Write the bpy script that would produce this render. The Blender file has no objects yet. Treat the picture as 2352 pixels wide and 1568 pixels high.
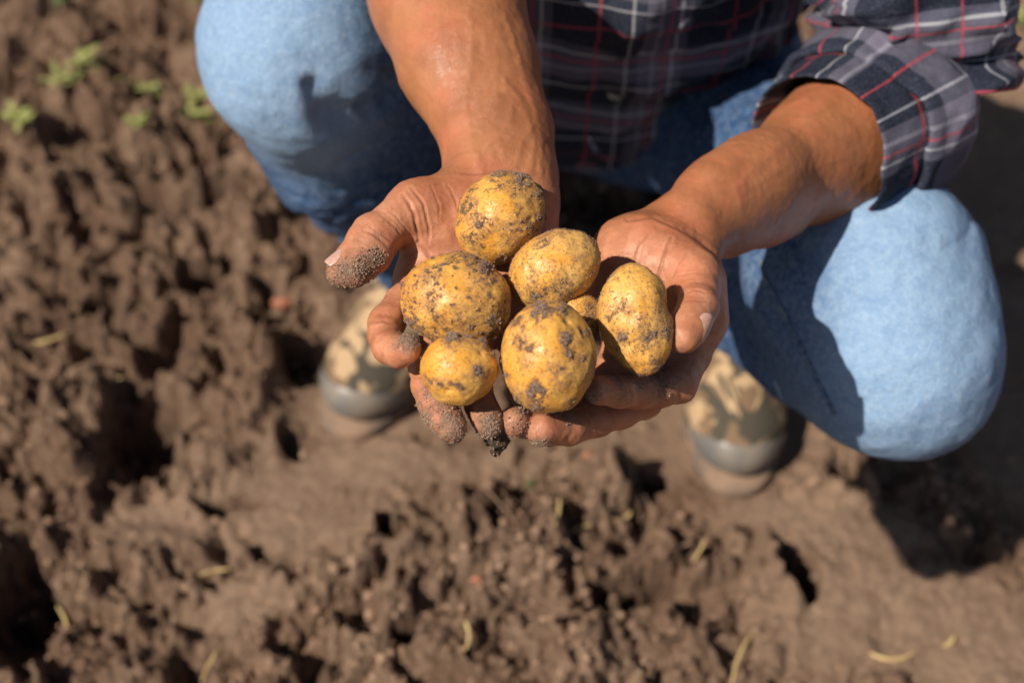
import bpy, math
import numpy as np
from mathutils import Vector

PI = math.pi
rng = np.random.default_rng(7)
scene = bpy.context.scene
COL = scene.collection

# ------------------------------------------------------------------ camera, sky, sun, exposure
CAM = np.array([0.0, 0.0, 1.22])
PITCH = math.radians(50)
FPX = 3267.0                                    # focal length in units of a 2352 px wide picture
AX = np.array([1.0, 0, 0]); AU = np.array([0, math.sin(PITCH), math.cos(PITCH)]); AF = np.array([0, math.cos(PITCH), -math.sin(PITCH)])
cd = bpy.data.cameras.new('camera'); cam = bpy.data.objects.new('camera', cd); COL.objects.link(cam)
cd.lens = 50; cd.sensor_width = 36; cd.clip_start = 0.02; cd.clip_end = 2000
cam.location = CAM; cam.rotation_euler = (PI/2 - PITCH, 0, 0)
cd.dof.use_dof = True; cd.dof.focus_distance = 0.808; cd.dof.aperture_fstop = 4.2
scene.camera = cam

TO_SUN = Vector((-0.73, -0.45, 1.0)).normalized()
SUN_EL = math.asin(TO_SUN.z)
SUN_ROT = math.atan2(TO_SUN.x, TO_SUN.y)
world = bpy.data.worlds.new('World'); scene.world = world; world.use_nodes = True
wn = world.node_tree; wn.nodes.clear()
sky = wn.nodes.new('ShaderNodeTexSky'); sky.sky_type = 'NISHITA'; sky.sun_disc = False
sky.sun_elevation = SUN_EL; sky.sun_rotation = SUN_ROT
bg = wn.nodes.new('ShaderNodeBackground'); bg.inputs[1].default_value = 0.05
wo = wn.nodes.new('ShaderNodeOutputWorld')
wn.links.new(sky.outputs[0], bg.inputs[0]); wn.links.new(bg.outputs[0], wo.inputs[0])
sd = bpy.data.lights.new('sun', 'SUN'); sd.energy = 5.0; sd.angle = math.radians(0.53); sd.color = (1.0, 0.93, 0.83)
sun = bpy.data.objects.new('sun', sd); COL.objects.link(sun)
sun.rotation_euler = (-TO_SUN).to_track_quat('-Z', 'Y').to_euler(); sun.location = (-3, -1, 4)
scene.view_settings.view_transform = 'Standard'; scene.view_settings.look = 'None'
scene.view_settings.gamma = 1.0; scene.view_settings.exposure = 0.18; scene.view_settings.use_curve_mapping = False
scene.render.engine = 'CYCLES'
scene.cycles.max_bounces = 6; scene.cycles.diffuse_bounces = 1; scene.cycles.glossy_bounces = 2

# ------------------------------------------------------------------ measuring helpers
def W(px, py, d):
    """A survey point: sighted at (px, py) of the 2352 px wide photograph and d metres deep."""
    return CAM + AX*((px-1176)*d/FPX) + AU*((784-py)*d/FPX) + AF*d
def G(px, py, z=0.0):
    """The point of the height z sighted at (px, py)."""
    r = AX*((px-1176)/FPX) + AU*((784-py)/FPX) + AF
    t = (z-CAM[2])/r[2]
    return CAM + r*t
def PX(p):
    r = p - CAM; f = r @ AF
    return np.stack([1176 + FPX*(r@AX)/f, 784 - FPX*(r@AU)/f, f], -1)

# ------------------------------------------------------------------ noise in numpy
def _h(ix, iy, iz, seed):
    n = (ix*374761393 + iy*668265263 + iz*2147483647*3 + seed*1274126177) & 0xFFFFFFFF
    n = ((n ^ (n >> 13)) * 1274126177) & 0xFFFFFFFF
    n = ((n ^ (n >> 16)) * 2246822519) & 0xFFFFFFFF
    return ((n ^ (n >> 15)) & 0xFFFFFF) / float(0xFFFFFF)
def vnoise(p, seed=0):
    """value noise -1..1, p (n,3)"""
    i = np.floor(p).astype(np.int64); f = p - i; f = f*f*f*(f*(f*6-15)+10)
    out = 0
    for dx in (0, 1):
        wx = f[:, 0] if dx else 1-f[:, 0]
        for dy in (0, 1):
            wy = f[:, 1] if dy else 1-f[:, 1]
            for dz in (0, 1):
                wz = f[:, 2] if dz else 1-f[:, 2]
                out = out + wx*wy*wz*_h(i[:, 0]+dx, i[:, 1]+dy, i[:, 2]+dz, seed)
    return out*2-1
def fbm(p, octv=4, seed=0, gain=0.5):
    a, s, o = 1.0, 0.0, 0.0
    for k in range(octv):
        o = o + a*vnoise(p*(2.03**k) + 17.3*k, seed+k); s += a; a *= gain
    return o/s
def sstep(a, b, x):
    t = np.clip((x-a)/(b-a), 0, 1); return t*t*(3-2*t)
def clods2(x, y, cell, seed):
    """height of a layer of round lumps, one per cell (unit: cell)"""
    X = x/cell; Y = y/cell; ix = np.floor(X).astype(np.int64); iy = np.floor(Y).astype(np.int64)
    best = np.zeros_like(X)
    for dx in (-1, 0, 1):
        for dy in (-1, 0, 1):
            jx = ix+dx; jy = iy+dy; z = np.zeros_like(jx)
            cx = jx+_h(jx, jy, z, seed); cy = jy+_h(jx, jy, z, seed+1)
            r = 0.25+0.55*_h(jx, jy, z, seed+2)
            a = PI*_h(jx, jy, z, seed+3); q = 0.65+0.35*_h(jx, jy, z, seed+4)
            ux = (X-cx)*np.cos(a)+(Y-cy)*np.sin(a); uy = (-(X-cx)*np.sin(a)+(Y-cy)*np.cos(a))/q
            b = np.sqrt(np.clip(r*r-ux*ux-uy*uy, 0, None))
            best = np.maximum(best, b)
    return best*cell

# ------------------------------------------------------------------ mesh helpers
def mesh_np(name, V, F, smooth=True, attrs=None, mat=None, parent=None, label=None, cat=None, group=None, kind=None, origin=None):
    V = np.asarray(V, dtype=np.float64)
    if origin is not None: V = V - np.asarray(origin)
    me = bpy.data.meshes.new(name)
    if isinstance(F, np.ndarray):
        n, k = F.shape
        me.vertices.add(len(V)); me.vertices.foreach_set('co', V.astype(np.float32).ravel())
        me.loops.add(n*k); me.loops.foreach_set('vertex_index', F.astype(np.int32).ravel())
        me.polygons.add(n); me.polygons.foreach_set('loop_start', np.arange(0, n*k, k, dtype=np.int32))
        me.polygons.foreach_set('loop_total', np.full(n, k, dtype=np.int32))
        me.update(calc_edges=True)
    else:
        me.from_pydata([tuple(v) for v in V], [], [tuple(int(i) for i in f) for f in F]); me.update()
    me.validate()
    me.polygons.foreach_set('use_smooth', np.full(len(me.polygons), smooth, dtype=bool))
    for an, arr in (attrs or {}).items():
        arr = np.asarray(arr, dtype=np.float32)
        if arr.ndim == 1:
            at = me.attributes.new(an, 'FLOAT', 'POINT'); at.data.foreach_set('value', arr)
        else:
            at = me.attributes.new(an, 'FLOAT_VECTOR', 'POINT'); at.data.foreach_set('vector', arr.ravel())
    if mat: me.materials.append(mat)
    o = bpy.data.objects.new(name, me); COL.objects.link(o)
    if origin is not None: o.location = origin
    if parent is not None:
        o.parent = parent
        o.location = Vector(origin if origin is not None else (0, 0, 0)) - world_loc(parent)
    if label: o['label'] = label
    if cat: o['category'] = cat
    if group: o['group'] = group
    if kind: o['kind'] = kind
    return o
def world_loc(o):
    v = Vector((0, 0, 0))
    while o is not None:
        v += o.location; o = o.parent
    return v
def empty(name, loc, label, cat, group=None):
    o = bpy.data.objects.new(name, None); COL.objects.link(o); o.location = loc; o.empty_display_size = 0.05
    o['label'] = label; o['category'] = cat
    if group: o['group'] = group
    return o

_ico = {}
def ico(n):
    if n in _ico: return _ico[n]
    t = (1+5**.5)/2
    V = [(-1,t,0),(1,t,0),(-1,-t,0),(1,-t,0),(0,-1,t),(0,1,t),(0,-1,-t),(0,1,-t),(t,0,-1),(t,0,1),(-t,0,-1),(-t,0,1)]
    F = [(0,11,5),(0,5,1),(0,1,7),(0,7,10),(0,10,11),(1,5,9),(5,11,4),(11,10,2),(10,7,6),(7,1,8),(3,9,4),(3,4,2),(3,2,6),(3,6,8),(3,8,9),(4,9,5),(2,4,11),(6,2,10),(8,6,7),(9,8,1)]
    V = np.array(V, float); V /= np.linalg.norm(V, axis=1)[:, None]; F = np.array(F)
    for _ in range(n):
        e = np.concatenate([F[:, [0, 1]], F[:, [1, 2]], F[:, [2, 0]]]); e.sort(axis=1)
        u, inv = np.unique(e, axis=0, return_inverse=True); inv = inv.ravel()
        m = V[u[:, 0]]+V[u[:, 1]]; m /= np.linalg.norm(m, axis=1)[:, None]
        k = len(F); b = len(V); V = np.concatenate([V, m])
        ab, bc, ca = inv[:k]+b, inv[k:2*k]+b, inv[2*k:]+b
        F = np.concatenate([np.stack([F[:, 0], ab, ca], 1), np.stack([F[:, 1], bc, ab], 1), np.stack([F[:, 2], ca, bc], 1), np.stack([ab, bc, ca], 1)])
    _ico[n] = (V, F); return V, F
def rand_rot(n):
    q = rng.normal(size=(n, 4)); q /= np.linalg.norm(q, axis=1)[:, None]
    w, x, y, z = q.T
    return np.stack([1-2*(y*y+z*z), 2*(x*y-z*w), 2*(x*z+y*w), 2*(x*y+z*w), 1-2*(x*x+z*z), 2*(y*z-x*w), 2*(x*z-y*w), 2*(y*z+x*w), 1-2*(x*x+y*y)], 1).reshape(n, 3, 3)
def lumps(P, S, sub=0, jit=0.25, flat=0.75):
    """many small irregular lumps, one mesh: centres P, radii S"""
    V, F = ico(sub); n = len(P)
    R = rand_rot(n)
    sc = np.stack([rng.uniform(.7, 1.25, n), rng.uniform(.7, 1.25, n), rng.uniform(.5, 1.0, n)], 1)
    if sub == 0: D = 1+rng.uniform(-jit, jit, (n, len(V)))
    else:
        off = rng.uniform(0, 50, (n, 1, 3))
        D = 1+jit*1.6*fbm((V[None]*1.6+off).reshape(-1, 3), 3, 5).reshape(n, len(V))
    A = V[None]*D[..., None]*sc[:, None, :]*S[:, None, None]
    A = np.einsum('nij,nvj->nvi', R, A)+P[:, None, :]
    Fs = (F[None]+(np.arange(n)*len(V))[:, None, None]).reshape(-1, 3)
    return A.reshape(-1, 3), Fs

# ------------------------------------------------------------------ signed distance modelling
def cone(a, b, ra, rb): return ('C', np.asarray(a, float), np.asarray(b, float), ra, rb)
def ell(c, r, R=None): return ('E', np.asarray(c, float), np.asarray(r, float), np.eye(3) if R is None else np.asarray(R, float))
def S(k, *n): return ('S', k, list(n))
def SUB(k, a, b): return ('D', k, a, b)
def chain(pts, k=0.004):
    return S(k, *[cone(p[0], q[0], p[1], q[1]) for p, q in zip(pts[:-1], pts[1:])])
def leafd(n, p):
    if n[0] == 'C':
        _, a, b, ra, rb = n; ab = b-a; L = max(ab@ab, 1e-12)
        t = np.clip(((p-a)@ab)/L, 0, 1)
        return np.linalg.norm(p-a-t[:, None]*ab, axis=1)-(ra+(rb-ra)*t)
    _, c, r, R = n
    q = (p-c)@R.T
    k0 = np.linalg.norm(q/r, axis=1); k1 = np.linalg.norm(q/(r*r), axis=1)
    return k0*(k0-1)/np.maximum(k1, 1e-9)
def smin(a, b, k):
    h = np.maximum(k-np.abs(a-b), 0)/k
    return np.minimum(a, b)-h*h*k*0.25
def ev(n, p):
    if n is None: return np.full(len(p), 1.0)
    if n[0] in 'CE': return leafd(n, p)
    if n[0] == 'D': return -smin(-ev(n[2], p), ev(n[3], p), n[1])
    o = None
    for c in n[2]:
        d = ev(c, p); o = d if o is None else smin(o, d, n[1])
    return o
def cull(n, c, rad):
    if n[0] in 'CE':
        return n if leafd(n, c[None])[0] < rad else None
    if n[0] == 'D':
        a = cull(n[2], c, rad)
        if a is None: return None
        b = cull(n[3], c, rad)
        return a if b is None else ('D', n[1], a, b)
    ch = [x for x in (cull(m, c, rad) for m in n[2]) if x is not None]
    if not ch: return None
    return ('S', n[1], ch)
def polygonise(tree, lo, hi, h, B=14, margin=0.02):
    """surface nets over the blocks the surface crosses -> V, N, quads"""
    lo = np.asarray(lo, float); hi = np.asarray(hi, float)
    nb = np.ceil((hi-lo)/(h*B)).astype(int)
    bi = np.stack(np.meshgrid(*[np.arange(k) for k in nb], indexing='ij'), -1).reshape(-1, 3)
    cen = lo+(bi+0.5)*h*B
    d = np.concatenate([ev(tree, cen[i:i+20000]) for i in range(0, len(cen), 20000)])
    bi = bi[np.abs(d) < h*B*0.95+0.003]
    M = 1 << 14
    Vs, Ns, Ks, Q = [], [], [], []
    g = np.stack(np.meshgrid(*[np.arange(B+1)]*3, indexing='ij'), -1).reshape(-1, 3)
    corner = [(i, j, k) for i in (0, 1) for j in (0, 1) for k in (0, 1)]
    T = np.array([(1, -1, -1), (-1, -1, 1), (-1, 1, -1), (1, 1, 1)], float)
    for b in bi:
        c = lo+(b+0.5)*h*B
        t = cull(tree, c, h*B*0.9+margin)
        if t is None: continue
        f = ev(t, lo+(g+b*B)*h).reshape(B+1, B+1, B+1)
        s = f < 0
        if s.all() or not s.any(): continue
        acc = np.zeros((B, B, B, 3)); cnt = np.zeros((B, B, B))
        for ax in range(3):
            o1, o2 = [a for a in range(3) if a != ax]
            for u in (0, 1):
                for v in (0, 1):
                    st = [0, 0, 0]; st[o1] = u; st[o2] = v
                    sl = tuple(slice(st[a], st[a]+B) for a in range(3))
                    st2 = list(st); st2[ax] = 1
                    sl2 = tuple(slice(st2[a], st2[a]+B) for a in range(3))
                    A, Bb = f[sl], f[sl2]; m = (A < 0) != (Bb < 0)
                    tt = np.where(m, A/np.where(m, A-Bb, 1), 0)
                    off = np.zeros((B, B, B, 3)); off[..., o1] = u; off[..., o2] = v; off[..., ax] = tt
                    acc += off*m[..., None]; cnt += m
        m = cnt > 0
        idx = np.argwhere(m); pos = acc[m]/cnt[m][:, None]
        gi = idx+b*B
        P = lo+(gi+pos)*h
        for it in range(2):
            e = 0.3*h; gr = np.zeros_like(P)
            for k in range(4): gr += T[k]*ev(t, P+T[k]*e)[:, None]
            gr /= np.maximum(np.linalg.norm(gr, axis=1), 1e-12)[:, None]
            if it == 0: P = P-gr*np.clip(ev(t, P), -h, h)[:, None]
        Vs.append(P); Ns.append(gr); Ks.append((gi[:, 0]*M+gi[:, 1])*M+gi[:, 2])
        for ax in range(3):
            o1, o2 = (ax+1) % 3, (ax+2) % 3
            st2 = [0, 0, 0]; st2[ax] = 1
            A = s[:B, :B, :B]; C2 = s[tuple(slice(st2[a], st2[a]+B) for a in range(3))]
            m = A != C2
            ii = np.argwhere(m)+b*B
            fl = A[m]
            if not len(ii): continue
            q = []
            for (u, v) in ((-1, -1), (0, -1), (0, 0), (-1, 0)):
                j = ii.copy(); j[:, o1] += u; j[:, o2] += v
                q.append((j[:, 0]*M+j[:, 1])*M+j[:, 2])
            q = np.stack(q, 1); q[~fl] = q[~fl][:, ::-1]
            Q.append(q)
    V = np.concatenate(Vs); N = np.concatenate(Ns); K = np.concatenate(Ks); Q = np.concatenate(Q)
    o = np.argsort(K); K = K[o]; V = V[o]; N = N[o]
    pos = np.searchsorted(K, Q); pos = np.clip(pos, 0, len(K)-1)
    ok = (K[pos] == Q).all(axis=1)
    return V, N, pos[ok]

def tube(points, radii, nu=64, frame0=None, prof=None, close_ends=False):
    """loft round a centre line; prof(theta, s, r) -> radius; returns V, F, (u, v) in metres"""
    P = np.asarray(points, float); n = len(P)
    T = np.gradient(P, axis=0); T /= np.linalg.norm(T, axis=1)[:, None]
    a = np.array([0, 0, 1.0]) if frame0 is None else np.asarray(frame0, float)
    X = np.zeros_like(P)
    for i in range(n):
        a = a-(a@T[i])*T[i]; a /= np.linalg.norm(a); X[i] = a
    Y = np.cross(T, X)
    s = np.concatenate([[0], np.cumsum(np.linalg.norm(np.diff(P, axis=0), axis=1))])
    th = np.arange(nu+1)/nu*2*PI
    R = np.asarray(radii, float)[:, None]*np.ones((1, nu+1))
    if prof is not None: R = prof(th[None, :]*np.ones((n, 1)), s[:, None]*np.ones((1, nu+1)), R)
    V = P[:, None]+R[..., None]*(np.cos(th)[None, :, None]*X[:, None]+np.sin(th)[None, :, None]*Y[:, None])
    i, j = np.meshgrid(np.arange(n-1), np.arange(nu), indexing='ij'); k = nu+1
    F = np.stack([i*k+j, i*k+j+1, (i+1)*k+j+1, (i+1)*k+j], -1).reshape(-1, 4)
    uv = np.stack([th[None]*np.mean(radii)*np.ones((n, 1)), s[:, None]*np.ones((1, nu+1)), np.zeros((n, nu+1))], -1)
    return V.reshape(-1, 3), F, uv.reshape(-1, 3)
def interp_path(pts, n):
    P = np.asarray(pts, float); s = np.concatenate([[0], np.cumsum(np.linalg.norm(np.diff(P[:, :3], axis=0), axis=1))])
    t = np.linspace(0, s[-1], n)
    # Catmull-like smoothing by sampling linear interpolation and averaging
    Q = np.stack([np.interp(t, s, P[:, k]) for k in range(P.shape[1])], 1)
    for _ in range(max(2, n//12)):
        Q[1:-1] = (Q[:-2]+2*Q[1:-1]+Q[2:])/4
    return Q

# ------------------------------------------------------------------ materials
class NT:
    def __init__(s, name):
        s.m = bpy.data.materials.new(name); s.m.use_nodes = True; s.t = s.m.node_tree
        s.t.nodes.clear(); s.out = s.t.nodes.new('ShaderNodeOutputMaterial'); s.b = s.t.nodes.new('ShaderNodeBsdfPrincipled')
        s.t.links.new(s.b.outputs[0], s.out.inputs[0])
    def set(s, sock, v):
        if isinstance(v, bpy.types.NodeSocket): s.t.links.new(v, sock)
        elif isinstance(v, (tuple, list)) and len(v) == 3 and sock.type == 'RGBA': sock.default_value = (*v, 1)
        else: sock.default_value = v
    def coord(s): return s.t.nodes.new('ShaderNodeTexCoord').outputs['Object']
    def attr(s, n, vec=False):
        a = s.t.nodes.new('ShaderNodeAttribute'); a.attribute_name = n; return a.outputs['Vector' if vec else 'Fac']
    def noise(s, scale, detail=4, rough=.55, vec=None, dist=0, out='Fac'):
        n = s.t.nodes.new('ShaderNodeTexNoise'); s.set(n.inputs['Vector'], vec if vec is not None else s.coord())
        n.inputs['Scale'].default_value = scale; n.inputs['Detail'].default_value = detail; n.inputs['Roughness'].default_value = rough
        n.inputs['Distortion'].default_value = dist
        return n.outputs[out]
    def voro(s, scale, vec=None, feature='F1', out='Distance'):
        n = s.t.nodes.new('ShaderNodeTexVoronoi'); n.feature = feature; s.set(n.inputs['Vector'], vec if vec is not None else s.coord())
        n.inputs['Scale'].default_value = scale; return n.outputs[out]
    def map(s, v, a, b, c=0., d=1.):
        n = s.t.nodes.new('ShaderNodeMapRange'); s.set(n.inputs[0], v)
        for k, x in zip((1, 2, 3, 4), (a, b, c, d)): n.inputs[k].default_value = x
        n.interpolation_type = 'SMOOTHSTEP'; return n.outputs[0]
    def math(s, op, a, b=0., c=0., clamp=False):
        n = s.t.nodes.new('ShaderNodeMath'); n.operation = op; n.use_clamp = clamp
        s.set(n.inputs[0], a); s.set(n.inputs[1], b); s.set(n.inputs[2], c); return n.outputs[0]
    def mix(s, f, a, b, blend='MIX'):
        n = s.t.nodes.new('ShaderNodeMix'); n.data_type = 'RGBA'; n.blend_type = blend
        s.set(n.inputs[0], f); s.set(n.inputs[6], a); s.set(n.inputs[7], b); return n.outputs[2]
    def scalev(s, v, x, y, z):
        n = s.t.nodes.new('ShaderNodeVectorMath'); n.operation = 'MULTIPLY'; s.set(n.inputs[0], v); n.inputs[1].default_value = (x, y, z); return n.outputs[0]
    def bump(s, h, dist, strength=1., prev=None):
        n = s.t.nodes.new('ShaderNodeBump'); s.set(n.inputs['Height'], h); n.inputs['Distance'].default_value = dist; n.inputs['Strength'].default_value = strength
        if prev is not None: s.t.links.new(prev, n.inputs['Normal'])
        return n.outputs[0]
    def fin(s, color, rough=.6, normal=None, spec=.5, **kw):
        s.set(s.b.inputs['Base Color'], color); s.set(s.b.inputs['Roughness'], rough); s.b.inputs['Specular IOR Level'].default_value = spec
        if normal is not None: s.t.links.new(normal, s.b.inputs['Normal'])
        for k, v in kw.items(): s.set(s.b.inputs[k.replace('_', ' ')], v)
        return s.m

def soil_colour(t, moist=0.0, vec=None):
    c = t.mix(t.map(t.noise(9, 5, .6), .35, .68), (.34, .205, .132), (.49, .318, .210))
    c = t.mix(t.map(t.noise(70, 4, .65), .38, .62), c, t.mix(.50, c, (.115, .064, .040)))
    c = t.mix(t.map(t.noise(420, 3, .6), .58, .75, 0, .6), c, (.42, .29, .2))
    return c
def m_ground():
    t = NT('dry_soil')
    c = soil_colour(t)
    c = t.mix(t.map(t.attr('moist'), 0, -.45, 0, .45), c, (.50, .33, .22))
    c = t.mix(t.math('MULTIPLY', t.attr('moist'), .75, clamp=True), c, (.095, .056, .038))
    b = t.bump(t.noise(110, 7, .8), .010)
    b = t.bump(t.noise(600, 4, .7), .0014, 1, b)
    return t.fin(c, .95, b, .15)
def m_clod():
    t = NT('clod_soil')
    c = soil_colour(t)
    b = t.bump(t.noise(160, 5, .7), .003)
    return t.fin(c, .95, b, .15)
def m_grain():
    t = NT('soil_grain')
    c = t.mix(t.map(t.noise(900, 2, .5), .35, .65), (.17, .10, .066), (.42, .275, .19))
    c = t.mix(t.map(t.noise(2500, 1, .5), .68, .74), c, (.62, .5, .4))
    return t.fin(c, .75, None, .4)
def m_potato():
    t = NT('potato_skin')
    d = t.attr('dirt')
    c = t.mix(t.map(t.noise(38, 3, .5), .32, .68), (.74, .315, .038), (.86, .465, .095))
    c = t.mix(t.attr('pale'), c, (.78, .50, .17))
    c = t.mix(t.map(t.noise(110, 5, .75), .50, .72, 0, .55), c, (.50, .20, .030))
    # brown film rubbed into the skin, in soft drifts broken by fine noise
    drift = t.math('ADD', t.math('MULTIPLY', d, .9), t.noise(55, 3, .6))
    film = t.math('MULTIPLY', t.map(drift, .42, .85), t.map(t.noise(330, 6, .85), .38, .58))
    c = t.mix(t.math('MULTIPLY', t.map(drift, .48, 1.0), .38), c, (.46, .20, .045))
    c = t.mix(t.math('MULTIPLY', film, .80, clamp=True), c, (.26, .135, .065))
    # dark specks of all sizes
    sp = t.map(t.noise(520, 5, .9), .55, .62)
    gate = t.map(t.math('ADD', t.noise(60, 4, .7), t.math('MULTIPLY', d, .5)), .36, .66, .15, 1.)
    c = t.mix(t.math('MULTIPLY', t.math('MULTIPLY', sp, gate), .9), c, (.10, .052, .030))
    lite = t.map(t.noise(1300, 2, .7), .68, .74)
    c = t.mix(t.math('MULTIPLY', lite, gate), c, (.85, .66, .42))
    # caked soil
    dd = t.math('ADD', d, t.math('MULTIPLY', t.math('SUBTRACT', t.noise(330, 6, .85), .5), 2.2))
    dm = t.map(dd, .52, .72)
    soil = t.mix(t.map(t.noise(700, 4, .7), .35, .65), (.13, .080, .055), (.40, .27, .19))
    c = t.mix(dm, c, soil)
    b = t.bump(t.noise(200, 5, .65), .0008, .6)
    b = t.bump(t.math('MULTIPLY', dm, t.math('ADD', t.noise(800, 4, .8), .5)), .0009, 1, b)
    b = t.bump(sp, .0003, .7, b)
    r = t.math('ADD', t.map(t.noise(150, 4), .3, .7, .34, .46), t.math('MULTIPLY', t.math('MAXIMUM', dm, t.math('MULTIPLY', film, .7)), .45))
    return t.fin(c, r, b, .5, Subsurface_Weight=.06, Subsurface_Radius=(.006, .003, .001), Subsurface_Scale=.5)
def m_skin():
    t = NT('skin')
    n1 = t.map(t.noise(28, 4, .55), .35, .66)
    palm = t.attr('palm')
    c = t.mix(n1, (.33, .122, .048), (.44, .175, .074))
    p = t.mix(t.map(t.noise(85, 4, .6), .36, .66), (.47, .180, .088), (.60, .262, .140))
    c = t.mix(palm, c, p)
    c = t.mix(t.map(t.noise(22, 4, .65), .45, .68, 0, .45), c, (.56, .165, .085))
    c = t.mix(t.map(t.noise(420, 4, .7), .50, .70, 0, .40), c, (.28, .105, .055))
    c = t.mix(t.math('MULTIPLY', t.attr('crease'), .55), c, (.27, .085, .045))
    dd = t.math('ADD', t.attr('dirt'), t.math('MULTIPLY', t.math('SUBTRACT', t.noise(380, 5, .75), .5), 1.1))
    dm = t.map(dd, .34, .95)
    soil = t.mix(t.map(t.noise(600, 3, .6), .35, .65), (.17, .10, .068), (.42, .28, .195))
    c = t.mix(dm, c, soil)
    sm = t.math('MULTIPLY', t.map(t.math('ADD', t.attr('dirt'), t.math('MULTIPLY', t.noise(70, 5, .75), .30)), .16, .50), t.map(t.noise(300, 5, .8), .36, .6))
    c = t.mix(t.math('MULTIPLY', sm, .62), c, (.25, .13, .080))
    # skin relief: crossing fine lines, pores
    v = t.coord()
    w = t.voro(900, feature='DISTANCE_TO_EDGE')
    b = t.bump(t.map(w, 0, .15), .00012, .7)
    b = t.bump(t.noise(140, 5, .6), .0006, .45, b)
    b = t.bump(t.noise(1400, 3, .6), .00022, .6, b)
    b = t.bump(t.math('MULTIPLY', dm, t.noise(1000, 3, .7)), .0010, 1, b)
    r = t.math('ADD', t.map(t.noise(260, 3), .3, .7, .34, .46), t.math('MULTIPLY', dm, .4))
    return t.fin(c, r, b, .45, Subsurface_Weight=.20, Subsurface_Radius=(.010, .0035, .0015), Subsurface_Scale=.55)
def m_nail():
    t = NT('fingernail')
    c = t.mix(t.map(t.coord() and t.noise(300, 2), .3, .7), (.48, .27, .20), (.56, .34, .27))
    return t.fin(c, .3, None, .5, Subsurface_Weight=.15, Subsurface_Radius=(.006, .003, .002), Subsurface_Scale=.4)
def m_denim():
    t = NT('denim')
    f = t.attr('fade_shade')
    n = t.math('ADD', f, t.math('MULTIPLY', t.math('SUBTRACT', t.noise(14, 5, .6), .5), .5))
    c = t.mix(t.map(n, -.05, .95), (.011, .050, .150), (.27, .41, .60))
    c = t.mix(t.map(t.noise(210, 5, .8), .42, .60, 0, .38), c, t.mix(.5, c, (.62, .72, .80)))
    c = t.mix(t.map(t.noise(60, 4, .7), .45, .7, 0, .5), c, t.mix(.5, c, (.10, .22, .42)))
    c = t.mix(t.map(t.noise(650, 3, .7), .5, .66, 0, .45), c, t.mix(.5, c, (.03, .09, .22)))
    w = t.t.nodes.new('ShaderNodeTexWave'); w.wave_type = 'BANDS'; w.bands_direction = 'DIAGONAL'
    w.inputs['Scale'].default_value = 260; w.inputs['Distortion'].default_value = 1.5; w.inputs['Detail'].default_value = 2
    t.set(w.inputs['Vector'], t.coord())
    b = t.bump(w.outputs['Fac'], .0006, .6)
    b = t.bump(t.noise(260, 5, .75), .0012, .7, b)
    b = t.bump(t.noise(38, 4, .6), .004, .5, b)
    return t.fin(c, .85, b, .15)
def m_plaid(name, dark=0.0):
    t = NT(name)
    uv = t.attr('cloth', True)
    sep = t.t.nodes.new('ShaderNodeSeparateXYZ'); t.set(sep.inputs[0], uv)
    def bands(x, per):
        fr = t.math('FRACT', t.math('DIVIDE', x, per))
        r = t.t.nodes.new('ShaderNodeValToRGB'); r.color_ramp.interpolation = 'CONSTANT'
        st = [(0, (.010, .015, .030)), (.42, (.50, .49, .52)), (.44, (.020, .026, .045)), (.52, (.17, .155, .205)), (.62, (.36, .34, .40)), (.65, (.17, .155, .205)), (.77, (.62, .62, .66)), (.795, (.14, .14, .19)), (.86, (.010, .015, .030))]
        e = r.color_ramp.elements
        while len(e) > 1: e.remove(e[-1])
        e[0].position = 0; e[0].color = (*st[0][1], 1)
        for p_, c_ in st[1:]:
            q = e.new(p_); q.color = (*c_, 1)
        t.set(r.inputs[0], fr)
        red = t.math('ADD', t.math('COMPARE', fr, .20, .010), t.math('COMPARE', fr, .715, .009), clamp=True)
        return r.outputs[0], red
    ca, ra = bands(sep.outputs[0], .105); cb, rb = bands(sep.outputs[1], .105)
    tw = t.t.nodes.new('ShaderNodeTexWave'); tw.bands_direction = 'DIAGONAL'; tw.inputs['Scale'].default_value = 400; t.set(tw.inputs['Vector'], uv)
    c = t.mix(t.map(tw.outputs['Fac'], .2, .8, .35, .65), ca, cb)
    c = t.mix(t.math('MULTIPLY', t.math('MAXIMUM', ra, rb), .62), c, (.46, .050, .070))
    c = t.mix(t.map(t.noise(700, 3, .7), .4, .7, 0, .3), c, t.mix(.5, c, (.3, .3, .34)))
    b = t.bump(tw.outputs['Fac'], .0004, .5)
    b = t.bump(t.noise(60, 4, .6), .004, .5, b)
    return t.fin(c, .85, b, .15)
def m_camo():
    t = NT('camouflage_canvas')
    a = t.noise(20, 2, .5, dist=1.2)
    c = t.mix(t.map(a, .50, .54), (.46, .31, .175), (.20, .125, .070))
    c = t.mix(t.map(t.noise(24, 2, .5, dist=1.5, vec=t.scalev(t.coord(), 1, .6, 1.3)), .53, .57), c, (.075, .062, .045))
    return t.fin(c, .85, t.bump(t.noise(500, 3), .0006), .2)
def m_plain(name, c, r=.6, spec=.4, bs=200, bd=.0008, c2=None, ns=40):
    t = NT(name)
    col = t.mix(t.map(t.noise(ns, 4, .6), .35, .65), c, c2 if c2 else tuple(x*.75 for x in c))
    return t.fin(col, r, t.bump(t.noise(bs, 4, .6), bd), spec)
MG = m_ground(); MC = m_clod(); MGR = m_grain(); MP = m_potato(); MS = m_skin(); MN = m_nail(); MD = m_denim()
MPL = m_plaid('plaid_cotton'); MCAMO = m_camo()
MD2 = m_plain('denim_seam', (.05, .11, .22), .85, .2, 400, .001, (.20, .24, .26), 300)
MRUB = m_plain('grey_rubber', (.15, .14, .13), .36, .5, 150, .0008, (.25, .20, .15), 22)
MSOLE = m_plain('dusty_sole', (.13, .10, .08), .9, .2, 120, .002, (.27, .175, .115), 22)
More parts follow.
